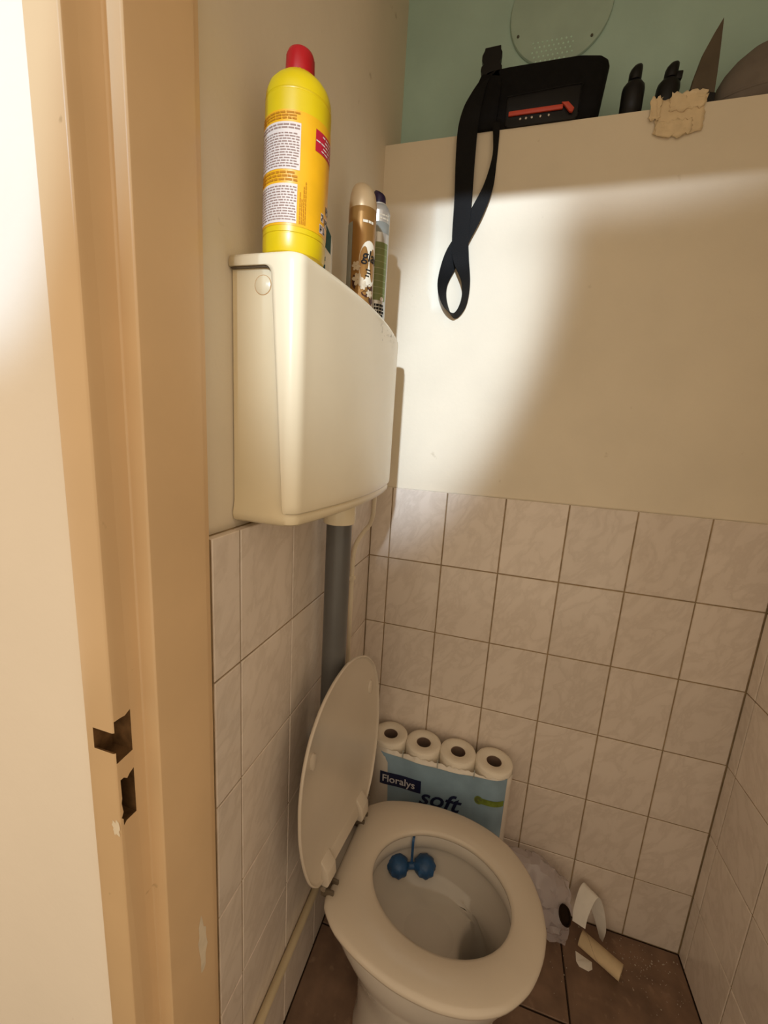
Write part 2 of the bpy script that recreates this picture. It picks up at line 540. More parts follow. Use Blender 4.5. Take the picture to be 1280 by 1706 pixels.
for h in (h1, h2):
    b = bmesh.new()
    prism(b, h, 'x', -0.046, 0.0)
    bmesh.ops.recalc_face_normals(b, faces=b.faces[:])
    c_ = obj('cutter', b, 'dark_brown', smooth=False)
    md = fr.modifiers.new('cut', 'BOOLEAN')
    md.operation = 'DIFFERENCE'
    md.solver = 'EXACT'
    md.object = c_
    try: md.material_mode = 'TRANSFER'
    except Exception: pass
    cuts.append(c_)
dg = bpy.context.evaluated_depsgraph_get()
nm = bpy.data.meshes.new_from_object(fr.evaluated_get(dg), depsgraph=dg)
fr.modifiers.clear()
fr.data = nm
for c_ in cuts: bpy.data.objects.remove(c_)
tag(fr, 'cream painted steel door frame with two dark latch cut-outs', kind='structure')
bm = bmesh.new()          # the far jamb and the head, outside the picture, close the doorway
prism(bm, [(0.9305, -0.669), (0.885, -0.669), (0.885, -0.750), (0.905, -0.750), (0.905, -0.786), (0.944, -0.786), (0.944, -0.770), (0.9305, -0.770)], 'z', 0.0, 2.52)
obj('far_jamb', bm, 'frame_paint', fr, smooth=False)
bm = bmesh.new()
prism(bm, [(-0.669, 2.10), (-0.669, 1.985), (-0.750, 1.985), (-0.750, 2.005), (-0.786, 2.005), (-0.786, 2.10)], 'x', 0.0, 0.905)
obj('head_jamb', bm, 'frame_paint', fr, smooth=False)
bm = bmesh.new()
box(bm, (-0.0036, -0.6685, 1.725), (-0.0030, -0.6640, 1.760))
obj('gap', bm, 'dark_brown', fr, smooth=False)
# paint worn off the frame near the floor, and paint chips by the latch
def blotch(fn, cx, cy, rx, ry, seed, n=22):
    b = bmesh.new()
    rr = random.Random(seed)
    c0 = b.verts.new(fn(cx, cy))
    ring = []
    for k in range(n):
        a = 2 * math.pi * k / n
        q = rr.uniform(0.55, 1.1)
        ring.append(b.verts.new(fn(cx + rx * q * math.cos(a), cy + ry * q * math.sin(a))))
    for k in range(n): b.faces.new((c0, ring[k], ring[(k + 1) % n]))
    return b
obj('worn_patch', blotch(lambda s, t: (0.00275, s, t), -0.693, 0.607, 0.011, 0.05, 4), 'worn_paint', fr, smooth=False)
obj('worn_patch', blotch(lambda s, t: (s, -0.7862, t), -0.024, 0.895, 0.006, 0.012, 5), 'worn_paint', fr, smooth=False)

# ------------------------------------------------------------------ toilet
TO = empty('toilet', (0.098, -0.352, 0), (0, 0, R(-3)))
tag(TO, 'cream toilet with raised lid standing against the tiled left wall', 'toilet')
PROF = [(0, .113), (.012, .126), (.044, .150), (.102, .171), (.164, .183), (.217, .1845), (.257, .181), (.304, .169), (.35, .145), (.387, .107), (.406, .072), (.417, .038), (.4225, 0.0)]
def interp(x, T):
    for (a, p), (b, q) in zip(T, T[1:]):
        if a <= x <= b: return p + (q - p) * (x - a) / (b - a)
    return T[-1][1]
def seat_outline():
    pts = smooth_path([(u, v, 0) for u, v in PROF], 6)
    half = [(p.x, p.y) for p in pts]
    poly = [(u, -v) for u, v in half] + [(u, v) for u, v in half[::-1][1:]]
    return poly
OUT = seat_outline()
def polar(poly, c, n):
    """radius of a closed polygon about c for n directions"""
    res = []
    m = len(poly)
    for k in range(n):
        a = 2 * math.pi * k / n
        dx, dy = math.cos(a), math.sin(a)
        best = 0
        for i in range(m):
            x1, y1 = poly[i][0] - c[0], poly[i][1] - c[1]
            x2, y2 = poly[(i + 1) % m][0] - c[0], poly[(i + 1) % m][1] - c[1]
            ex, ey = x2 - x1, y2 - y1
            den = dx * ey - dy * ex
            if abs(den) < 1e-12: continue
            t = (x1 * ey - y1 * ex) / den
            s = (x1 * dy - y1 * dx) / den
            if -1e-9 <= s <= 1 + 1e-9 and t > best: best = t
        res.append(best)
    return res
NP = 96
CU = 0.213
def egg(u0, u1, hw, n=NP, e=0.10, c=CU):
    """egg outline, broader at the back; returned as points for n directions about (c,0)"""
    uc, a = (u0 + u1) / 2, (u1 - u0) / 2
    poly = []
    for k in range(160):
        t = 2 * math.pi * k / 160
        poly.append((uc + a * math.cos(t), hw * math.sin(t) * (1 - e * math.cos(t))))
    r_ = polar(poly, (c, 0), n)
    return [(c + r_[k] * math.cos(2 * math.pi * k / n), r_[k] * math.sin(2 * math.pi * k / n)) for k in range(n)]
ro = polar(OUT, (CU, 0), NP)
dirs = [(math.cos(2 * math.pi * k / NP), math.sin(2 * math.pi * k / NP)) for k in range(NP)]
inn = egg(.069, .357, .112, e=-0.02)
ri = [math.hypot(x - CU, y) for x, y in inn]

# porcelain bowl, outside then over the rim and down inside
def ring(pts, z): return [(x, y, z) for x, y in pts]
rings = []
for z, u0, u1, hw in ((0.0, .045, .325, .118), (0.02, .048, .322, .115), (0.06, .052, .320, .108), (0.14, .050, .325, .106), (0.20, .044, .345, .118),
                      (0.26, .026, .372, .140), (0.31, .004, .392, .158), (0.35, -.016, .403, .168), (0.385, -.030, .409, .172), (0.397, -.032, .409, .172), (0.401, -.028, .404, .168)):
    rings.append(ring(egg(u0, u1, hw, e=0.06, c=0.2), z))
for z, u0, u1, hw in ((0.402, .060, .366, .122), (0.399, .064, .361, .1175), (0.372, .066, .360, .116), (0.366, .063, .364, .120), (0.355, .060, .366, .123),
                      (0.33, .070, .362, .116), (0.305, .088, .358, .100), (0.293, .110, .355, .084)):
    rings.append(ring(egg(u0, u1, hw, e=0.0, c=0.213), z))
def shelf(u0, u1, hw, zb, zf):
    """ring that is level on the shelf and drops at the front"""
    pts = egg(u0, u1, hw, e=0.0, c=(u0 + u1) / 2)
    return [(x, y, zb + (zf - zb) * max(0.0, min(1.0, (x - 0.285) / 0.05))) for x, y in pts]
rings.append(shelf(.150, .356, .074, .288, .262))
rings.append(shelf(.215, .355, .068, .287, .225))
rings.append(shelf(.258, .354, .064, .286, .19))
rings.append(shelf(.268, .352, .060, .272, .16))
rings.append(shelf(.276, .349, .054, .15, .07))
rings.append(shelf(.284, .342, .044, .03, .03))
bm = bmesh.new()
loft(bm, rings, True, True, True)
obj('bowl', bm, 'porcelain', TO, flat_angle=60)
bm = bmesh.new()
tube(bm, [(-0.058, 0.012, 0.60), (-0.058, 0.012, 0.40), (-0.058, 0.010, 0.345), (-0.045, 0.006, 0.322), (0.0, 0.0, 0.318)], 0.022, 20, 6)
obj('inlet_bend', bm, 'grey_pipe', TO)
bm = bmesh.new()
lathe(bm, [(1e-6, 0), (.03, 0), (.045, 0.0003), (.047, 0.0)], 28, (0.20, -0.004, 0.2895), 1.15, 0.95)
obj('water', bm, 'water', TO)

# seat
def seat_ring(fo, fi, z):
    """mix of outer (1) and inner (0) outline"""
    return [(CU + dirs[k][0] * (ri[k] + (ro[k] - ri[k]) * fo) + dirs[k][0] * fi, dirs[k][1] * (ri[k] + (ro[k] - ri[k]) * fo) + dirs[k][1] * fi, z) for k in range(NP)]
bm = bmesh.new()
sr = [seat_ring(1, -.004, .4030), seat_ring(1, 0, .4055), seat_ring(1, .0005, .411), seat_ring(1, -.0025, .4165), seat_ring(1, -.008, .4195), seat_ring(.55, 0, .4225), seat_ring(.3, 0, .4220), seat_ring(.1, 0, .4195),
      seat_ring(0, .0015, .4165), seat_ring(0, 0, .412), seat_ring(0, .001, .406), seat_ring(0, .004, .4035)]
loft(bm, sr + [sr[0]], True)
bmesh.ops.remove_doubles(bm, verts=bm.verts[:], dist=1e-6)
obj('seat', bm, 'seat_plastic', TO, flat_angle=70)

# lid, hinged up
lid_poly = [(u * .427 / .4225, v * .172 / .1845) for u, v in OUT]
LC = 0.205
rl = polar(lid_poly, (LC, 0), NP)
def lid_ring(f, z, off=0.0): return [(LC + dirs[k][0] * (rl[k] * f + off), dirs[k][1] * (rl[k] * f + off), z) for k in range(NP)]
lr = [lid_ring(0.02, .0145), lid_ring(.5, .0135), lid_ring(.8, .0110), lid_ring(1, .0065, -.010), lid_ring(1, .0030, -.0025), lid_ring(1, .0005, 0), lid_ring(1, -.0025, 0), lid_ring(1, -.0040, -.0012),
      lid_ring(1, -.0040, -.003), lid_ring(1, -.0005, -.0050), lid_ring(1, .0010, -.0085), lid_ring(.6, .004), lid_ring(.02, .005)]
bm = bmesh.new()
loft(bm, lr, True, True, True)
lid = obj('lid', bm, 'seat_plastic', TO, flat_angle=60)
lid.location = (-0.004, -0.009, 0.447)
lid.rotation_euler = (Matrix.Rotation(R(-3.7), 3, 'Z') @ Matrix.Rotation(R(-92.0), 3, 'Y')).to_euler()
lid['label'] = 'raised toilet lid seen from its underside'
for sgn in (-1, 1):
    bm = bmesh.new()
    lathe(bm, [(1e-6, -.0025), (.007, -.0025), (.0095, -.0015), (.0105, .004)], 24, (0.298 if sgn < 0 else 0.300, 0.124 * sgn, 0), 1.7, 0.95)
    obj('bumper', bm, 'seat_plastic', lid)
    bm = bmesh.new()
    prism(bm, [(-0.012, 0.004), (-0.012, -.012), (-.004, -.016), (0.022, -.014), (0.045, .002), (0.045, .006)], 'y', sgn * 0.078 - 0.016, sgn * 0.078 + 0.016, 0.002)
    obj('hinge_tab', bm, 'seat_plastic', lid)
bm = bmesh.new()
prism(bm, [(0.0, 0.004), (0.0, -.004), (0.006, -.006), (0.030, .000), (0.04, .004)], 'y', -0.062, 0.062, 0.001)
obj('hinge_bar', bm, 'seat_plastic', lid)
for sgn in (-1, 1):
    h = empty('hinge', (-0.006, sgn * 0.082 - 0.006, 0.402)); h.parent = TO
    bm = bmesh.new()
    tube(bm, [(0, -0.017, 0.028), (0, 0.017, 0.028)], 0.0055, 12, 1)
    obj('hinge_pin', bm, 'hinge_steel', h)
    bm = bmesh.new()
    box(bm, (-0.009, -0.010, 0.0), (0.009, 0.010, 0.018), 0.002)
    box(bm, (-0.0045, -0.006, 0.016), (0.0045, 0.006, 0.034), 0.0015)
    obj('hinge_block', bm, 'hinge_dark', h)
    bm = bmesh.new()
    box(bm, (-0.002, -0.014, 0.012), (0.022, -0.008, 0.026), 0.0015)
    box(bm, (-0.002, 0.008, 0.012), (0.022, 0.014, 0.026), 0.0015)
    obj('hinge_arm', bm, 'hinge_dark', h)

# blue block hung from the rim
RB = empty('rim_block', (0.237, -0.280, 0.338))
tag(RB, 'blue twin ball rim block hanging inside the toilet bowl', 'toilet freshener')
for dx, dy in ((-0.030, -0.010), (0.030, 0.010)):
    bm = bmesh.new()
    bmesh.ops.create_icosphere(bm, subdivisions=3, radius=0.0255)
    rr = random.Random(int(dx * 1e4))
    for v in bm.verts:
        v.co = v.co * (1 + 0.10 * math.sin(9 * math.atan2(v.co.y, v.co.x)) * (1 - abs(v.co.z) / 0.0255) + rr.uniform(-0.025, 0.025))
        v.co.z *= 0.82
        v.co += Vector((dx, dy, 0))
    obj('ball', bm, 'blue_block', RB)
bm = bmesh.new()
tube(bm, [(-0.012, -0.004, 0), (0.012, 0.004, 0)], 0.0075, 12, 1)
obj('link', bm, 'blue_block', RB)
bm = bmesh.new()
ribbon(bm, [(0, 0, 0.004), (-0.001, 0.005, 0.030), (-0.002, 0.0085, 0.052), (-0.002, 0.0115, 0.0605), (-0.002, 0.019, 0.0646), (-0.002, 0.060, 0.0646), (-0.001, 0.100, 0.062), (-0.001, 0.106, 0.04)], [(0.0030, 0, 0)] * 8, 0.0012)
obj('hanger', bm, 'blue_block', RB)

# ------------------------------------------------------------------ cistern
CY0, CY1 = -0.592, -0.118
CZ0, CZ1 = 1.203, 1.545
CI = empty('cistern', (0, 0, 0))
tag(CI, 'cream plastic cistern high on the left wall above the toilet', 'cistern')
def x_front(y, z):
    t = (y - (CY0 + CY1) / 2) / ((CY1 - CY0) / 2)
    k = (CZ1 - z) / (CZ1 - CZ0)
    return 0.101 - 0.022 * t * t
def plan(z, inset=0.0, xb=LX + 0.002, rc=0.019):
    """path from the near back corner round the front to the far back corner"""
    y0, y1 = CY0 + inset, CY1 - inset
    P = []
    xs0, xs1 = x_front(y0 + rc, z) - inset, x_front(y1 - rc, z) - inset
    for k in range(5): P.append((xb + (xs0 - rc - xb) * k / 4, y0))
    for k in range(1, 7):
        a = R(-90 + 15 * k)
        P.append((xs0 - rc + rc * math.cos(a), y0 + rc + rc * math.sin(a)))
    for k in range(1, 22):
        y = y0 + rc + (y1 - y0 - 2 * rc) * k / 22
        P.append((x_front(y, z) - inset, y))
    for k in range(0, 7):
        a = R(15 * k)
        P.append((xs1 - rc + rc * math.cos(a), y1 - rc + rc * math.sin(a)))
    for k in range(1, 5): P.append((xs1 - rc + (xb - (xs1 - rc)) * k / 4, y1))
    return P
bm = bmesh.new()
rg = []
for z, ins in ((CZ0, 0.012), (CZ0 + 0.004, 0.005), (CZ0 + 0.012, 0.0035), (1.220, 0.0045), (1.232, 0.0070), (1.30, 0.0075), (1.45, 0.0075), (CZ1 - 0.012, 0.0075)):
    rg.append([(x, y, z) for x, y in plan(z, ins)])
loft(bm, rg, True, True, True)
obj('tank', bm, 'cistern_body', CI, flat_angle=50)
# cover: front shell whose edge slants down the ends
def xseam(z):
    if z > 1.5301: return LX + 0.002
    if z > 1.518:
        q = (1.530 - z) / 0.012
        return 0.030 + 0.012 * math.sqrt(max(0, 1 - (1 - q) ** 2))
    if z > 1.238: return 0.042 + 0.0180 * (1.518 - z) / (1.518 - 1.238)
    q = (1.238 - z) / 0.016
    return 0.0600 + 0.0015 * (1 - math.sqrt(max(0, 1 - q * q)))
bm = bmesh.new()
rg = []
zz = [1.222, 1.224, 1.228, 1.234, 1.24, 1.27, 1.31, 1.35, 1.40, 1.45, 1.49, 1.51, 1.518, 1.520, 1.522, 1.524, 1.526, 1.528, 1.529, 1.5295, 1.530, 1.5303, 1.536, 1.540, 1.543, CZ1]
for z in zz:
    ins = 0.0
    if z > 1.535: ins = 0.006 * (1 - math.sqrt(max(0, 1 - ((z - 1.535) / 0.010) ** 2)))
    if z < 1.23: ins = 0.002 * (1.23 - z) / 0.008
    xb = xseam(z)
    rg.append([(x, y, z) for x, y in plan(z, ins, xb=xb)])
loft(bm, rg, False, False, False)
tv = [bm.verts.new((x, y, CZ1)) for x, y, _ in rg[-1]]
bm.faces.new(tv)
bmesh.ops.remove_doubles(bm, verts=bm.verts[:], dist=1e-5)
cover = obj('cover', bm, 'cistern_plastic', CI, flat_angle=45)
so = cover.modifiers.new('thickness', 'SOLIDIFY')
so.thickness = 0.0062
so.offset = -1
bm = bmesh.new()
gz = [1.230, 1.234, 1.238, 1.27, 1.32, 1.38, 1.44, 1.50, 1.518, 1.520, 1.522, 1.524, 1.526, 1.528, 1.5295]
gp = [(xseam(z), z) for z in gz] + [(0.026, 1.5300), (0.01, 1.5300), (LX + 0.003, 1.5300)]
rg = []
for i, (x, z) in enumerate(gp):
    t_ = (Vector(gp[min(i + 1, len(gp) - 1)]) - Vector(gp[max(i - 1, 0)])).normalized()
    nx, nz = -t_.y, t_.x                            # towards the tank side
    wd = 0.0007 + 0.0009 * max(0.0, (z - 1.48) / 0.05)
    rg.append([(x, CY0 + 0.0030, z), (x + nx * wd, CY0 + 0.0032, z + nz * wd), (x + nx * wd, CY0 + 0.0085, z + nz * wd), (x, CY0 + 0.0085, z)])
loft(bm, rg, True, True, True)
obj('seam_shade', bm, 'hinge_dark', CI, smooth=False)  # dark strip put in for the shadow line beside the cover edge
for y, s in ((CY0 + 0.0075, -1),):
    bm = bmesh.new()
    t = bmesh.new()
    lathe(t, [(1e-6, .0009), (.0106, .0009), (.0112, .0004), (.0112, -.004)], 28)
    for v in t.verts: v.co = Vector((0.026 + v.co.x, y - v.co.z, 1.509 + v.co.y))
    merge(bm, t)
    obj('side_plug', bm, 'cistern_body', CI)
    bm = bmesh.new()
    t = bmesh.new()
    lathe(t, [(.0112, .0006), (.0117, .0006), (.0117, -.002), (.0112, -.002), (.0112, .0006)], 28)
    for v in t.verts: v.co = Vector((0.026 + v.co.x, y - v.co.z * 0.5, 1.509 + v.co.y))
    merge(bm, t)
    obj('plug_groove', bm, 'label_brown_print', CI)
bm = bmesh.new()
rr = random.Random(8)
for k in range(46):                                           # grime spilled over the top edge
    y = rr.uniform(-0.33, -0.20); z = 1.5405 - abs(rr.gauss(0, 0.012)); w_ = rr.uniform(.0006, .0022); h_ = rr.uniform(.0006, .006)
    if z > 1.5335: continue
    grid_patch(bm, lambda s, t: (x_front(s, t) + 0.0003, s, t), y, y + w_, z - h_, z, 1, 1)
o = obj('grime', bm, 'dirt', CI, smooth=False); o['kind'] = 'stuff'
bm = bmesh.new()
lathe(bm, [(.0225, -.045), (.030, -.043), (.0315, -.040), (.0315, -.006), (.034, -.004), (.034, .004)], 32, (0.042, -0.340, CZ0))
obj('outlet_collar', bm, 'cistern_plastic', CI)
FP = empty('flush_pipe', (0.042, -0.340, 0.60))
tag(FP, 'dark grey plastic flush pipe between cistern and toilet', 'pipe')
bm = bmesh.new()
lathe(bm, [(.022, 0.0), (.025, 0.0), (.025, 0.572), (.020, 0.572)], 36)
obj('pipe_run', bm, 'grey_pipe', FP)
bm = bmesh.new()
lathe(bm, [(.0252, 0.0), (.028, 0.001), (.028, 0.04), (.0252, 0.041)], 36)
obj('lower_sleeve', bm, 'grey_pipe', FP)
SP = empty('supply_pipe', (0.012, -0.162, 0.5))
tag(SP, 'thin cream water pipe running up the corner to the cistern', 'pipe')
bm = bmesh.new()
tube(bm, [(p[0] - 0.012, p[1] + 0.162, p[2] - 0.5) for p in ((.046, -.128, 1.2022), (.046, -.129, 1.165), (.044, -.128, 1.135), (.034, -.120, 1.110), (.020, -.130, 1.088), (.012, -.155, 1.060), (.010, -.164, 1.00), (.010, -.163, 0.80), (.010, -.162, 0.5), (.010, -.162, 0.23))], 0.0055, 12, 6)
obj('pipe_run', bm, 'white_pipe', SP)
for z in (0.98, 0.62):
    bm = bmesh.new()
    box(bm, (-0.012, -0.010, z - 0.5 - 0.006), (0.005, 0.008, z - 0.5 + 0.006), 0.002)
    obj('pipe_clip', bm, 'white_pipe', SP)
SK = empty('wall_pipe', (0.009, -0.33, 0.213))
tag(SK, 'beige painted pipe along the foot of the tiled left wall', 'pipe')
bm = bmesh.new()
tube(bm, [(0, -0.335, 0), (0, 0.0, 0), (0, 0.322, 0)], 0.0088, 16, 1)
obj('pipe_run', bm, 'floor_pipe', SK)
for y in (-0.26, 0.02, 0.26):
    bm = bmesh.new()
    box(bm, (-0.009, y - 0.006, -0.0105), (0.0, y + 0.006, 0.0105), 0.001)
    obj('pipe_clip', bm, 'floor_pipe', SK)

# ------------------------------------------------------------------ on the cistern
def facing(x, y):
    c = cam.matrix_world.translation
    return math.atan2(c.y - y, c.x - x)
TOPZ = CZ1 + 0.0006
# bleach bottle
YB = empty('cleaner_bottle', (0.046, -0.545, TOPZ), (R(0.8), R(1.6), 0))
tag(YB, 'large yellow cleaner bottle with a red cap on the cistern', 'bottle')
bm = bmesh.new()
lathe(bm, [(0, 0), (.034, 0), (.0380, .003), (.0395, .009), (.0395, .022), (.0389, .0226), (.0389, .0234), (.0395, .024), (.0395, .1675), (.0387, .1685), (.0387, .1695), (.0393, .1705),
           (.0385, .178), (.0355, .186), (.0300, .1925), (.0230, .1985), (.0170, .2025), (.0150, .206), (.0135, .206)], 56)
obj('bottle_body', bm, 'yellow_plastic', YB, flat_angle=35)
bm = bmesh.new()
n = 48
rg = []
for r_, z in ((.0135, .202), (.0166, .1985), (.0166, .205), (.0160, .222), (.0148, .2262), (.0125, .2280), (.0002, .2284)):
    rg.append([((r_ + (0.0007 if (k % 2 and .2 < z < .224) else 0)) * math.cos(2 * math.pi * k / n), (r_ + (0.0007 if (k % 2 and .2 < z < .224) else 0)) * math.sin(2 * math.pi * k / n), z) for k in range(n)])
loft(bm, rg, True, False, True)
obj('cap', bm, 'red_plastic', YB, flat_angle=35)
ph = facing(0.046, -0.545)
RB_ = 0.0395
def lab(name, m, a0, a1, z0, z1, lift, parent=YB, r=RB_, ph0=ph, rows=None):
    b = bmesh.new()
    f_ = cyl(r + lift, ph0)
    grid_patch(b, f_, (r + lift) * R(a0), (r + lift) * R(a1), z0, z1, max(2, int(abs(a1 - a0) / 6)), 2)
    return obj(name, b, m, parent, flat_angle=60)
lb = lab('label', 'label_orange', -100, 100, .030, .147, .0003)
def sublab(name, m, a0, a1, z0, z1, lift, base, r, ph0):
    o = lab(name, m, a0, a1, z0, z1, lift, base, r, ph0)
    return o
sublab('text_panel', 'label_white', -92, 2, .0325, .0735, .0006, lb, RB_, ph)
sublab('text_panel', 'label_white', -92, 5, .088, .135, .0006, lb, RB_, ph)
b = bmesh.new()
f_ = cyl(RB_ + .0009, ph)
rr = random.Random(21)
dashes(b, f_, -.060, .0005, .0345, .0715, 13, 0.42, .002, .007, rr)
dashes(b, f_, -.060, .0020, .0895, .1250, 13, 0.42, .002, .007, rr)
dashes(b, f_, -.060, .0020, .1275, .1335, 2, 0.5, .003, .008, rr)
obj('small_print', b, 'label_print', lb, smooth=False)['kind'] = 'stuff'
b = bmesh.new()
dashes(b, f_, -.060, .0010, .0755, .0865, 3, 0.55, .004, .009, rr)
dashes(b, f_, -.060, .0020, .137, .1455, 3, 0.55, .004, .009, rr)
for q in range(4):                                          # print running up the label
    s0 = .0045 + q * .0022
    t = .033
    while t < (.062, .060, .072, .076)[q]:
        e_ = t + rr.uniform(.002, .005)
        grid_patch(b, f_, s0, s0 + .0011, t, e_, 1, 1)
        t = e_ + .0009
obj('brown_print', b, 'label_brown_print', lb, smooth=False)['kind'] = 'stuff'
rt = sublab('red_tag', 'label_red', 31, 96, .115, .137, .0006, lb, RB_, ph)
b = bmesh.new()
for q, (a0, a1) in enumerate(((46, 92), (52, 92), (32, 92), (48, 92), (44, 92))):
    z = .1335 - q * .0038
    dashes(b, f_, (RB_ + .0009) * R(a0), (RB_ + .0009) * R(a1), z - .0009, z + .0009, 1, 0.8, .003, .008, rr)
obj('tag_print', b, 'label_white', lb, smooth=False)['kind'] = 'stuff'
# black and white pictograms
b = bmesh.new(); b2 = bmesh.new()
for a0, z0, kind in ((47, .033, 0), (57, .033, 1), (50, .046, 2), (63, .044, 0), (73, .058, 1), (71, .044, 2), (66, .058, 0)):
    s0 = (RB_ + .0009) * R(a0); h = .0095
    f1 = cyl(RB_ + .0007, ph); f2 = cyl(RB_ + .0010, ph)
    grid_patch(b, f1, s0, s0 + .006, z0, z0 + h, 2, 1)
    if kind == 0:
        grid_patch(b2, f2, s0 + .0008, s0 + .0022, z0 + .001, z0 + h - .001, 1, 1)
        grid_patch(b2, f2, s0 + .0022, s0 + .0048, z0 + .0035, z0 + .0052, 1, 1)
        grid_patch(b2, f2, s0 + .0038, s0 + .005, z0 + .006, z0 + h - .001, 1, 1)
    elif kind == 1:
        grid_patch(b2, f2, s0 + .0008, s0 + .0052, z0 + .001, z0 + .0024, 1, 1)
        grid_patch(b2, f2, s0 + .0024, s0 + .0038, z0 + .0024, z0 + .0085, 1, 1)
    else:
        grid_patch(b2, f2, s0 + .001, s0 + .003, z0 + .001, z0 + .004, 1, 1)
        grid_patch(b2, f2, s0 + .003, s0 + .0052, z0 + .004, z0 + .0085, 1, 1)
        grid_patch(b2, f2, s0 + .0008, s0 + .002, z0 + .006, z0 + .0085, 1, 1)
obj('pictogram_panel', b, 'label_white', lb, smooth=False)
obj('pictogram_marks', b2, 'black_print', lb, smooth=False)

# small white pack behind the bottle
WP = empty('tablet_pack', (0.022, -0.437, TOPZ), (0, 0, R(20)))
tag(WP, 'small white and dark blue pack behind the yellow bottle', 'pack')
bm = bmesh.new()
prism(bm, [(-.026, 0), (.026, 0), (.026, .078), (.018, .094), (-.018, .094), (-.026, .078)], 'y', -.016, .016, .002)
obj('pack_body', bm, 'pack_white', WP)
bm = bmesh.new()
fr_ = lambda s, t: (s, -.0163, t)
vs_ = [bm.verts.new(fr_(*p)) for p in ((-.020, .090), (.018, .0925), (.0255, .078), (.0255, .052), (.014, .066), (-.004, .083))]
bm.faces.new(vs_)
obj('blue_print', bm, 'teal_label', WP, smooth=False)
bm = bmesh.new()
rr = random.Random(5)
for q in range(4):
    grid_patch(bm, fr_, .006 + rr.uniform(0, .004), .018, .010 + q * .011, .016 + q * .011, 1, 1)
obj('print_marks', bm, 'teal_label', WP, smooth=False)

# gold air freshener can
GR = .0245
GC = empty('air_freshener_can', (0.05, -0.31, TOPZ), (0, 0, 0))
tag(GC, 'gold brown air freshener spray can on the cistern', 'spray can', 'spray cans on the cistern')
bm = bmesh.new()
lathe(bm, [(0, .003), (.020, .003), (.0235, 0), (.0248, .002), (.0245, .005), (GR, .172), (.0240, .1755), (.0225, .178)], 44)
obj('can_body', bm, 'gold_metal', GC)
bm = bmesh.new()
rg = []
for r_, z, off in ((.0242, .1735, 0), (.0245, .176, 0), (.0240, .187, 0), (.0222, .198, .0006), (.0190, .207, .0015), (.0135, .2140, .003), (.007, .2175, .004), (.0003, .2185, .005)):
    rg.append([(r_ * math.cos(2 * math.pi * k / 44) - off, r_ * math.sin(2 * math.pi * k / 44), z) for k in range(44)])
loft(bm, rg, True, False, True)
obj('cap', bm, 'gold_cap', GC, flat_angle=60)
pg = facing(0.05, -0.31)
gl = lab('label_band', 'gold_metal', -20, 130, .012, .165, .0002, GC, GR, pg)
f_ = cyl(GR + .0005, pg)
b = bmesh.new()
SC0 = GR * R(38)
N_ = 30
c0 = b.verts.new(f_(SC0, .085))
rg = []
for k in range(N_):
    a = 2 * math.pi * k / N_
    ry = .036 if math.sin(a) > 0 else .037
    e_ = 1.0 if math.sin(a) > 0 else 0.8
    rg.append(b.verts.new(f_(SC0 + .0195 * math.copysign(abs(math.cos(a)) ** e_, math.cos(a)), .085 + ry * math.copysign(abs(math.sin(a)) ** 0.9, math.sin(a)))))
for k in range(N_): b.faces.new((c0, rg[k], rg[(k + 1) % N_]))
obj('cream_arch', b, 'cream_print', gl, flat_angle=60)
b = bmesh.new()
f2 = cyl(GR + .0009, pg)
add_text(b, 'glade', .026, f2, SC0 - .0150, .088, shear=0.2, bold=0.0003)
for q, (s, t, l_) in enumerate(((.004, .073, .010), (.006, .068, .009), (.003, .063, .008))):
    grid_patch(b, f2, SC0 - .010 + s, SC0 - .010 + s + l_, t, t + .0022, 2, 1)
obj('lettering', b, 'black_print', gl, smooth=False)
b = bmesh.new()
dashes(b, f2, GR * R(2), GR * R(50), .1475, .1525, 1, 0.8, .004, .009, random.Random(2))
obj('pale_print', b, 'cream_print', gl, smooth=False)['kind'] = 'stuff'
def flower(b, fn, cs, ct, r_, n=5, seed=0):
    rr = random.Random(seed)
    for k in range(n):
        a = 2 * math.pi * k / n + rr.uniform(-.2, .2)
        px, py = cs + r_ * .55 * math.cos(a), ct + r_ * .55 * math.sin(a)
        ps = []
        for q in range(10):
            w_ = 2 * math.pi * q / 10
            lx, ly = r_ * .5 * math.cos(w_), r_ * .32 * math.sin(w_)
            ps.append(b.verts.new(fn(px + lx * math.cos(a) - ly * math.sin(a), py + lx * math.sin(a) + ly * math.cos(a))))
        b.faces.new(ps)
b = bmesh.new()
for cs, ct, r_, sd in ((-.008, .078, .008, 1), (-.004, .056, .0105, 2), (.006, .048, .008, 3), (.020, .036, .007, 4)):
    flower(b, cyl(GR + .0012, pg), cs, ct, r_, 6, sd)
obj('flower_print', b, 'flower_white', gl, smooth=False)
b = bmesh.new()
f3 = cyl(GR + .0008, pg)
for cs, ct, w_, h_ in ((.012, .034, .015, .009), (.022, .046, .014, .010), (-.010, .052, .008, .02), (.026, .026, .012, .012)):
    ps = [b.verts.new(f3(cs + w_ * x, ct + h_ * y)) for x, y in ((-.5, -.3), (.1, -.6), (.6, -.1), (.4, .5), (-.2, .6), (-.6, .2))]
    b.faces.new(ps)
obj('chocolate_print', b, 'chocolate_print', gl, smooth=False)
b = bmesh.new()
grid_patch(b, cyl(GR + .0004, pg), GR * R(-85), GR * R(-42), .012, .150, 6, 2)
obj('back_label', b, 'grey_label', gl, flat_angle=60)

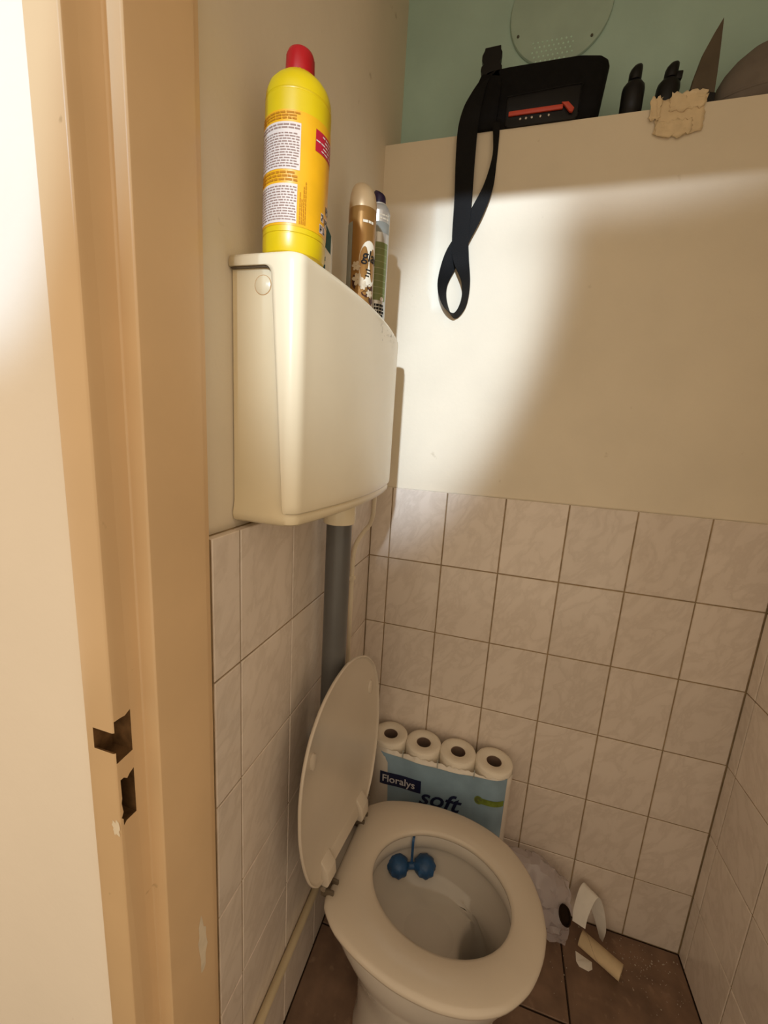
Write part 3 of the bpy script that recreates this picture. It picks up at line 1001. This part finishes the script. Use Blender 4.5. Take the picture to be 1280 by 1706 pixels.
# green and silver can with a purple nozzle
SR = .0235
GN = empty('spray_can', (0.040, -0.193, TOPZ))
tag(GN, 'silver and green spray can with a purple nozzle', 'spray can', 'spray cans on the cistern')
bm = bmesh.new()
lathe(bm, [(0, .003), (.019, .003), (.0225, 0), (.0238, .002), (SR, .005), (SR, .224), (.0240, .2255), (SR, .227), (.0225, .232), (.0185, .2385), (.0155, .2405), (.0155, .2425), (.010, .243)], 44)
obj('can_body', bm, 'silver_metal', GN)
bm = bmesh.new()
rg = []
for r_, z, sl in ((.0130, .2415, 0), (.0132, .246, 0), (.0130, .256, .12), (.0118, .2625, .35), (.0095, .2655, .45), (.0003, .2668, .4)):
    rg.append([(r_ * math.cos(2 * math.pi * k / 32), r_ * math.sin(2 * math.pi * k / 32), z - sl * r_ * math.cos(2 * math.pi * k / 32 - R(-10))) for k in range(32)])
loft(bm, rg, True, True, True)
obj('nozzle', bm, 'purple_plastic', GN, flat_angle=60)
pn = facing(0.040, -0.193)
gl2 = lab('green_label', 'green_label', -90, 62, .060, .168, .0003, GN, SR, pn)
gl3 = lab('grey_band', 'grey_label', -90, 70, .186, .205, .0003, GN, SR, pn)
b = bmesh.new()
f_ = cyl(SR + .0006, pn)
for q in range(8):
    z = .072 + q * .012
    grid_patch(b, f_, SR * R(-90), SR * R(60), z, z + .0011, 14, 1)
obj('rule_lines', b, 'green_line', gl2, smooth=False)
b = bmesh.new()
dashes(b, f_, SR * R(0), SR * R(60), .028, .054, 4, 0.7, .003, .007, random.Random(9))
obj('small_print', b, 'black_print', gl2, smooth=False)
b = bmesh.new()
dashes(b, f_, SR * R(5), SR * R(60), .208, .220, 2, 0.4, .003, .008, random.Random(11))
obj('pale_print', b, 'cream_print', gl3, smooth=False)['kind'] = 'stuff'
b = bmesh.new()
lathe(b, [(1e-6, .0), (.0042, .0), (.0042, -.001)], 18)
for v in b.verts:
    v.co = Vector(cyl(SR + .0010 - v.co.z * .2, pn)(SR * R(40) + v.co.x, .063 + v.co.y))
obj('round_mark', b, 'label_white', gl2, smooth=False)

# ------------------------------------------------------------------ on the ledge
LZ = 2.0226
BG = empty('belt_bag', (0.32, 0.012, LZ))
tag(BG, 'black fabric bag with a red zip lying on the ledge', 'bag')
def rounded(poly, r_, n=5):
    out = []
    m = len(poly)
    for i in range(m):
        p0, p1, p2 = Vector(poly[i - 1]), Vector(poly[i]), Vector(poly[(i + 1) % m])
        a = (p0 - p1).normalized(); b = (p2 - p1).normalized()
        for k in range(n + 1):
            t = k / n
            q = p1 + a * r_ * (1 - t) ** 2 + b * r_ * t ** 2
            out.append((q.x, q.y))
    return out
op = rounded([(-.130, .0), (.131, .0), (.142, .112), (.088, .1205), (-.075, .1215), (-.126, .118), (-.133, .09)], .012)
def puff(poly, y0, y1, n=6):
    """pillow-like solid between y0 and y1 with the given outline"""
    cx = sum(p[0] for p in poly) / len(poly); cz = sum(p[1] for p in poly) / len(poly)
    rg = []
    for k in range(n + 1):
        t = k / n
        y = y0 + (y1 - y0) * t
        e_ = 1 - 0.10 * (abs(2 * t - 1) ** 3)
        rg.append([(cx + (p[0] - cx) * e_, y, max(0, cz + (p[1] - cz) * (e_ if p[1] > cz else 1))) for p in poly])
    b = bmesh.new()
    loft(b, rg, True, True, True)
    return b
obj('bag_body', puff(op, -.004, .062), 'black_fabric', BG, flat_angle=50)
bm = bmesh.new()
pk = rounded([(-.062, .0), (.088, .0), (.090, .064), (-.062, .060)], .010)
loft(bm, [[(p[0], -.0025, p[1]) for p in pk], [(p[0], -.0075, p[1]) for p in pk], [(p[0] * .97 + .001, -.0085, p[1] * .96) for p in pk]], True, True, True)
pocket = obj('front_pocket', bm, 'dark_plastic', BG, flat_angle=50)
bm = bmesh.new()
tube(bm, [(-.062, -.0085, .058), (.080, -.0085, .0625), (.088, -.0085, .056), (.088, -.0085, .012)], .0014, 8, 5)
obj('pocket_piping', bm, 'black_webbing', pocket)
bm = bmesh.new()
t0, t1 = Vector((-.055, 0, .0365)), Vector((.058, 0, .0395))
box(bm, (-.056, -.0130, .0185), (.056, -.0085, .0275), .0015)
zp = obj('zip', bm, 'red_zip', BG)
bm = bmesh.new()
prism(bm, [(.052, .030), (.066, .029), (.079, .016), (.076, .009), (.070, .010), (.060, .022)], 'y', -.0150, -.0095, .001)
obj('zip_pull', bm, 'red_zip', zp)
for q, x in enumerate((-.030, -.018, -.006, .012, .029)):
    bm = bmesh.new()
    bmesh.ops.create_icosphere(bm, subdivisions=2, radius=.0027)
    for v in bm.verts: v.co = Vector((x + v.co.x, -.0090 + v.co.y * .6, .0125 + v.co.z))
    obj('stud', bm, 'stud_metal', BG)
bm = bmesh.new()
bk = [(-.126, .088), (-.126, .108), (-.122, .113), (-.127, .120), (-.126, .128), (-.121, .132), (-.126, .139), (-.126, .148), (-.121, .158), (-.121, .1615), (-.087, .1625), (-.087, .156), (-.083, .150), (-.084, .136), (-.087, .131), (-.081, .124), (-.081, .117), (-.086, .112), (-.080, .10), (-.078, .088)]
prism(bm, bk, 'y', -.004, .010, .0012)
obj('buckle', bm, 'dark_plastic', BG, smooth=False)
# long strap hanging over the wall
bx, by, bz = 0.32, 0.012, LZ
def W(p): return (p[0] - bx, p[1] - by, p[2] - bz)
pts = [(.212, .005, 2.130), (.196, -.001, 2.105), (.184, -.004, 2.070), (.178, -.006, 2.025), (.1785, -.007, 1.96), (.1815, -.007, 1.885), (.183, -.0085, 1.80), (.190, -.0135, 1.752),
       (.206, -.014, 1.700), (.2045, -.012, 1.655), (.185, -.010, 1.6285), (.160, -.009, 1.655), (.1495, -.008, 1.700), (.166, -.0065, 1.757), (.190, -.004, 1.805), (.216, -.004, 1.855), (.236, -.004, 1.905), (.2435, -.003, 1.96), (.2425, -.003, 2.000), (.240, .000, 2.030), (.240, .006, 2.042)]
hw_ = [(.016, 0, .006), (.018, 0, .010), (.0205, 0, .004), (.0225, 0, 0), (.022, 0, 0), (.0205, 0, .001), (.0195, 0, .002), (.0175, .004, .004),
       (.0085, .012, .001), (.004, .014, -.004), (0, .0145, -.002), (.0040, .014, .003), (.0095, .013, .001), (.0165, .006, -.008), (.015, .002, -.009), (.0145, 0, -.007), (.010, .004, -.004), (.0045, .006, -.001), (.0060, .004, 0), (.008, 0, .001), (.008, 0, .001)]
bm = bmesh.new()
ribbon(bm, [W(p) for p in pts], hw_, .0016, 8)
obj('strap', bm, 'black_webbing', BG, flat_angle=60)
bm = bmesh.new()
prism(bm, rounded([(-.134, .0), (-.082, .0), (-.078, .098), (-.122, .108), (-.134, .080)], .008), 'y', -.012, -.003, .001)
obj('side_wing', bm, 'black_fabric', BG)

# two little dark dropper bottles
def little(name, x, y, label, lean, extra):
    e_ = empty(name, (x, y, LZ), (0, R(lean), 0))
    tag(e_, label, 'bottle', 'small black bottles on the ledge')
    b = bmesh.new()
    lathe(b, [(0, 0), (.019, 0), (.0215, .003), (.0218, .052), (.0205, .060), (.0150, .067), (.0112, .070), (.0108, .073)], 28, sy=.8)
    obj('bottle_body', b, 'dark_plastic', e_)
    b = bmesh.new()
    rg_ = []
    for r_, z, ox in ((.0112, .070, 0), (.0122, .073, 0), (.0122, .084, 0), (.0112, .090, .001), (.0088, .0955, .003), (.005, .0985, .005), (.0003, .0995, .0055)):
        rg_.append([(r_ * math.cos(2 * math.pi * k / 24) + ox, r_ * math.sin(2 * math.pi * k / 24), z) for k in range(24)])
    loft(b, rg_, True, True, True)
    obj('cap', b, 'dark_plastic', e_)
    if extra:
        b = bmesh.new()
        box(b, (.008, -.006, .066), (.021, .006, .081), .002)
        obj('trigger', b, 'dark_plastic', e_)
little('dropper_bottle', 0.513, 0.032, 'small black bottle on the ledge beside the black bag', 0, False)
little('spray_bottle', 0.577, 0.040, 'small black spray bottle on the ledge behind the crumpled tape', 3, True)

# pointed offcut
PO = empty('pointed_offcut', (0.637, 0.028, LZ))
tag(PO, 'tall pointed dark grey offcut standing on the ledge', 'offcut')
bm = bmesh.new()
prism(bm, [(-.024, 0), (.024, 0), (.0225, .055), (.020, .10), (.0165, .150), (.004, .124), (-.008, .095), (-.017, .055)], 'y', -.006, .006, .001)
obj('blade', bm, 'dark_grey', PO, smooth=False)
bm = bmesh.new()
prism(bm, [(-.026, 0), (.025, 0), (.0245, .022), (-.0225, .034)], 'y', -.0085, .0085, .001)
obj('foot', bm, 'dark_plastic', PO, smooth=False)

# rounded case
CA = empty('round_case', (0.800, 0.060, LZ))
tag(CA, 'rounded grey brown case at the right end of the ledge', 'case')
bm = bmesh.new()
lathe(bm, [(0, 0), (.110, 0), (.1205, .006), (.1275, .022), (.1290, .036), (.1255, .052), (.116, .072), (.100, .092), (.078, .110), (.050, .122), (.022, .1275), (0, .1285)], 48, sy=.42)
obj('shell', bm, 'case_fabric', CA, flat_angle=50)
bm = bmesh.new()
rg = [[(r_ * math.cos(2 * math.pi * k / 48), r_ * .42 * math.sin(2 * math.pi * k / 48), z) for k in range(48)] for r_, z in ((.1270, .0205), (.1292, .0215), (.1295, .0245), (.1278, .0260))]
loft(bm, rg, True)
obj('seam_band', bm, 'case_fabric', CA)

# crumpled masking tape folded over the ledge
MT = empty('masking_tape', (0.597, 0.006, 2.008))
tag(MT, 'crumpled beige masking tape stuck over the ledge edge', 'tape')
rr = random.Random(12)
def tapepiece(cx, cz, w_, h_, y, seed, ragged=.0025):
    r2 = random.Random(seed)
    nx, nz = 14, 10
    b = bmesh.new()
    P = []
    for j in range(nz + 1):
        row = []
        for i in range(nx + 1):
            x = cx - w_ / 2 + w_ * i / nx
            z = cz - h_ / 2 + h_ * j / nz
            if i in (0, nx): x += r2.uniform(-ragged, ragged)
            if j in (0, nz): z += r2.uniform(-ragged, ragged) * 1.4
            if j == 0: z -= .004 * math.sin(i / nx * math.pi)
            yy = y - abs(r2.gauss(0, .0005)) - .0005 - .0015 * (.5 + .5 * math.sin(i * .9 + seed * 2 + j * .5))
            row.append(b.verts.new((x, yy, z)))
        P.append(row)
    for j in range(nz):
        for i in range(nx): b.faces.new((P[j][i], P[j][i + 1], P[j + 1][i + 1], P[j + 1][i]))
    return b
def tp(*a):
    o = obj('tape_piece', tapepiece(*a), 'masking_tape', MT, flat_angle=15)
    m_ = o.modifiers.new('thickness', 'SOLIDIFY'); m_.thickness = .0008; m_.offset = 1
    return o
tp(.004, -.005, .086, .060, .0005, 1)
tp(-.004, -.026, .064, .026, -.0012, 2)
tp(-.042, .012, .020, .036, -.0020, 3)
tp(.014, .020, .062, .028, -.0016, 4)

# round vent plate on the teal wall
VP = empty('vent_plate', (0.350, TEAL - 0.0005, 2.331))
tag(VP, 'round painted vent plate with small holes on the teal wall', 'vent')
def yz_lathe(prof, n=64):
    t = bmesh.new()
    lathe(t, prof, n)
    for v in t.verts: v.co = Vector((v.co.x, -v.co.z, v.co.y))
    return t
obj('plate', yz_lathe([(.1115, 0), (.1130, .002), (.1115, .006), (.108, .0072), (.104, .0066), (.0002, .0062)]), 'vent_paint', VP, flat_angle=50)
k_ = 0
bm = bmesh.new()
for j in range(5):
    for i in range(9):
        x, z = (i - 4) * .0105 + (.005 if j % 2 else 0) - .012, -.062 - j * .0095
        if abs(i - 4) + j * .4 > 5.2: continue
        t = yz_lathe([(.0022, .006), (.0019, .0072), (.0002, .0076)], 8)
        for v in t.verts: v.co += Vector((x, 0, z))
        merge(bm, t)
obj('perforations', bm, 'vent_hole', VP, smooth=False)['kind'] = 'stuff'
for a in (20, 140, 205, 318):
    t = yz_lathe([(.003, .006), (.003, .008), (.0002, .0085)], 10)
    for v in t.verts: v.co += Vector((.100 * math.cos(R(a)), 0, .100 * math.sin(R(a))))
    obj('screw', t, 'vent_screw', VP)

# ------------------------------------------------------------------ toilet paper pack
PX, PY, PZ = 0.262, -0.057, 0.0
PK = empty('toilet_paper_pack', (PX, PY, PZ))
tag(PK, 'tall plastic pack of white toilet rolls printed Floralys soft', 'toilet paper')
rc = [-.147, -.050, .047, .144]
RR = .0495
HT = .488
me_r = None
for x in rc:
    bm = bmesh.new()
    lathe(bm, [(.020, -.085), (.020, -.002), (.0215, .0), (.0400, .0012), (.0474, .0), (.0488, -.0022), (.0492, -.006), (.0492, -.085)], 40)
    ro_ = obj('roll', bm, 'tissue_end', PK, flat_angle=60, loc=(x, 0, HT))
    bm = bmesh.new()
    lathe(bm, [(.0188, -.085), (.0188, -.0035), (.0202, -.003), (.0202, -.085)], 32)
    lathe(bm, [(0, -.07), (.0188, -.07)], 32)
    obj('core', bm, 'core_dark', ro_)
# film round the stack: scalloped behind, stretched flat in front
def film_outline(off=0.0, n=14):
    P = []
    for x in rc[::-1]:
        for k in range(n + 1):
            a = math.pi * k / n
            px, py = x + (RR + off) * math.cos(a), (RR + off) * math.sin(a)
            if abs(px - x) > .0486 and 0 < rc.index(x) < 3 and py < .01: continue
            P.append((px, py))
    # left end down, then the front
    xl, xr = rc[0], rc[-1]
    for k in range(1, 8): 
        a = math.pi + (math.pi / 2) * k / 8
        P.append((xl + (RR + off) * math.cos(a), (RR + off) * math.sin(a)))
    for k in range(0, 37):
        x = xl + (xr - xl) * k / 36
        dmin = min(abs(x - c) for c in rc)
        P.append((x, -(RR + off) + .0032 * (1 - math.cos(dmin / .0485 * math.pi)) / 2))
    for k in range(1, 8):
        a = -math.pi / 2 + (math.pi / 2) * k / 8
        P.append((xr + (RR + off) * math.cos(a), (RR + off) * math.sin(a)))
    return P
fo = film_outline(.0007)
bm = bmesh.new()
rr = random.Random(31)
zl = [0.0, .01] + [.04 + .0365 * k for k in range(12)] + [.474]
rg = []
for z in zl:
    rg.append([(x * (1 - .02 * (z < .005)), y * (1 - .05 * (z < .005)) + (rr.uniform(-.0007, .0007) if y < 0 else 0), z + (rr.uniform(-.004, .004) if z == zl[-1] else 0)) for x, y in fo])
loft(bm, rg, True, True, False)
film = obj('film', bm, 'pack_film', PK, flat_angle=70)
so = film.modifiers.new('thickness', 'SOLIDIFY'); so.thickness = .0004; so.offset = 1
def ff(lift):
    def g(s, t):                           # s: x from the pack centre, t: height
        dmin = min(abs(s - c) for c in rc)
        y = -(RR + .0012 + lift)
        if rc[0] <= s <= rc[-1]: y += .0032 * (1 - math.cos(dmin / .0485 * math.pi)) / 2 * .6
        elif s > rc[-1]: y = -math.sqrt(max(1e-6, (RR + .0012 + lift) ** 2 - (s - rc[-1]) ** 2))
        else: y = -math.sqrt(max(1e-6, (RR + .0012 + lift) ** 2 - (s - rc[0]) ** 2))
        return (s, y, t)
    return g
bm = bmesh.new()
g = ff(.0006)
NX, NZ = 40, 14
V = []
for j in range(NZ + 1):
    row = []
    for i in range(NX + 1):
        t = j / NZ
        xl = -.142 + .020 * (1 - t) ** 0.7 - .020 * (t > .97)
        x = xl + (.180 - xl) * i / NX
        top = .456 + .020 * (i / NX) - .008 * math.sin(i / NX * math.pi) + .010 * (1 - i / NX) ** 3
        row.append(bm.verts.new(g(x, .04 + (top - .04) * t)))
    V.append(row)
for j in range(NZ):
    for i in range(NX): bm.faces.new((V[j][i], V[j][i + 1], V[j + 1][i + 1], V[j + 1][i]))
panel = obj('blue_print', bm, 'film_blue', PK, flat_angle=70)
rot = R(-2)
def rotf(fn, cx, cz, a):
    c, s = math.cos(a), math.sin(a)
    return lambda x, z: fn(cx + x * c - z * s, cz + x * s + z * c)
bm = bmesh.new()
g3 = rotf(ff(.0016), -.158, .368, R(1.5))
grid_patch(bm, g3, 0, .118, -.004, .036, 16, 3)
plate = obj('brand_plate', bm, 'navy', PK, flat_angle=70)
bm = bmesh.new()
add_text(bm, 'Floralys', .0315, rotf(ff(.0023), -.158, .368, R(1.5)), .006, .006, bold=.0004, sx=.98)
obj('lettering', bm, 'text_pale', plate, smooth=False)
bm = bmesh.new()
add_text(bm, 'soft', .072, rotf(ff(.0020), -.045, .335, R(4)), 0, 0, shear=.35, bold=.0012)
obj('lettering', bm, 'navy', PK, smooth=False)
bm = bmesh.new()
g4 = rotf(ff(.0016), .110, .398, R(2))
grid_patch(bm, g4, .004, .068, -.007, .010, 12, 3)
ps = [bm.verts.new(g4(.004 + .011 * math.cos(2 * math.pi * k / 18), .002 + .0125 * math.sin(2 * math.pi * k / 18))) for k in range(18)]
bm.faces.new(ps)
leaf = obj('green_banner', bm, 'leaf_green', PK, smooth=False)
bm = bmesh.new()
g5 = rotf(ff(.0022), .110, .398, R(2))
for rad in (.0085, .0055):
    for k in range(14):
        a0, a1 = 2 * math.pi * k / 18, 2 * math.pi * (k + 1) / 18
        ps = [bm.verts.new(g5(.004 + q * math.cos(a), .002 + q * math.sin(a))) for q, a in ((rad, a0), (rad, a1), (rad - .0015, a1), (rad - .0015, a0))]
        bm.faces.new(ps)
obj('banner_swirl', bm, 'vent_screw', leaf, smooth=False)
for x in (-.098, -.0015, .0955):                             # welded folds over the gaps
    bm = bmesh.new()
    ribbon(bm, [(x, -.047, .484), (x, -.0512, .474), (x, -.0525, .462)], [(.0010, 0, 0)] * 3, .0008, 4)
    obj('film_fold', bm, 'grey_label', PK)

# ------------------------------------------------------------------ litter on the floor behind the toilet
WR = empty('plastic_wrapper', (0.60, -0.055, 0.0))
tag(WR, 'crumpled clear plastic wrapper wedged beside the toilet bowl', 'wrapper')
from mathutils import noise
bm = bmesh.new()
rg = []
N1, N2 = 22, 36
for j in range(N1 + 1):
    t = j / N1
    # a sack lying along the wall: high on the left, sinking to the right
    cx = -.135 + .185 * t
    hh = .228 * (1 - t) ** .8 + .158 * t
    dep = .045 + .012 * math.sin(t * 3.1)
    wob = 1.0 if 0 < j < N1 else .05
    row = []
    for k in range(N2):
        a = 2 * math.pi * k / N2
        y = dep * math.cos(a) * wob
        z = hh * (.5 + .5 * math.sin(a)) * (1 if wob == 1 else .0) + (0 if wob == 1 else hh * .5)
        p = Vector((cx, y, z))
        nn = noise.noise_vector(p * 24) * .013 + noise.noise_vector(p * 62) * .009
        p = p + nn
        p.z = max(.001, p.z)
        p.y = min(.050, p.y)
        row.append(p)
    rg.append(row)
loft(bm, rg, True, True, True)
obj('film', bm, 'clear_wrap', WR, flat_angle=25)
bm = bmesh.new()
t = bmesh.new()
lathe(t, [(.0200, 0), (.0200, -.006), (.0002, -.006)], 24)
lathe(t, [(.0200, 0), (.0220, .0015), (.0225, -.004)], 24)
mm = Matrix.Translation((.026, -.056, .136)) @ Vector((.55, -.75, .62)).to_track_quat('Z', 'Y').to_matrix().to_4x4()
for v in t.verts: v.co = mm @ Vector((v.co.x * .75, v.co.y * 1.05, v.co.z))
merge(bm, t)
obj('opening_shade', bm, 'hole_shade', WR)

LR = empty('paper_flap', (0.700, -0.045, 0.0))
tag(LR, 'curled strip of white paper leaning against the wall tiles', 'paper')
bm = bmesh.new()
ribbon(bm, [(-.030, -.036, .085), (-.026, -.022, .108), (-.010, .004, .142), (.006, .018, .142), (.022, .020, .095), (.038, .016, .045), (.046, .010, .003)],
       [(.014, -.008, .004), (.016, -.008, .004), (.018, -.010, 0), (.018, -.012, -.004), (.019, -.014, -.002), (.012, -.013, 0), (.003, -.004, 0)], .0012, 8)
obj('strip', bm, 'paper_white', LR)
CT = empty('cardboard_tube', (0.731, -0.085, 0.0192), (0, 0, R(-29)))
tag(CT, 'empty cardboard toilet roll tube lying on the floor', 'tube')
bm = bmesh.new()
t = bmesh.new()
lathe(t, [(.0178, -.050), (.0190, -.050), (.0190, .050), (.0178, .050), (.0178, -.050)], 36)
for v in t.verts: v.co = Vector((v.co.z, v.co.x, v.co.y * .98))
merge(bm, t)
obj('tube_wall', bm, 'tube_card', CT, flat_angle=50)
bm = bmesh.new()
rg = [[( -.048 + .096 * i / 30, .0192 * math.cos(R(40 + 10 * i) + q), .0192 * .98 * math.sin(R(40 + 10 * i) + q)) for q in (0, .06)] for i in range(31)]
loft(bm, rg, False)
obj('spiral_seam', bm, 'cardboard', CT, flat_angle=60)
PSC = empty('paper_scrap', (0.690, -0.104, 0.0006), (0, 0, R(-12)))
tag(PSC, 'small torn square of white paper on the floor', 'paper')
bm = bmesh.new()
poly = [(-.021, .014), (.004, .013), (.019, .010), (.0205, -.006), (.012, -.0145), (-.010, -.016), (-.018, -.008)]
prism(bm, poly, 'z', 0.0, .0009)
for v in bm.verts: v.co.z += .0022 * (v.co.x / .02) ** 2
obj('scrap', bm, 'paper_white', PSC, smooth=False)
bm = bmesh.new()
for x, y in ((-.004, .002), (.003, -.003)):
    box(bm, (x, y, .0012), (x + .002, y + .0015, .0016))
obj('mark', bm, 'dirt', PSC, smooth=False)
bm = bmesh.new()
rr = random.Random(77)
for k in range(150):
    x, y = (rr.gauss(.84, .05), rr.gauss(-.06, .04)) if k < 100 else (rr.uniform(.60, .93), rr.uniform(-.2, -.01))
    if not (.58 < x < .935 and -.24 < y < -.005): continue
    t = bmesh.new()
    bmesh.ops.create_icosphere(t, subdivisions=1, radius=abs(rr.gauss(.0008, .0006)) + .0004)
    for v in t.verts: v.co = Vector((x + v.co.x, y + v.co.y, max(0, v.co.z * .6 + .0005)))
    merge(bm, t)
tag(obj('floor_crumbs', bm, 'crumb', smooth=False), 'pale crumbs scattered over the brown floor tiles by the corner', 'crumbs', kind='stuff')
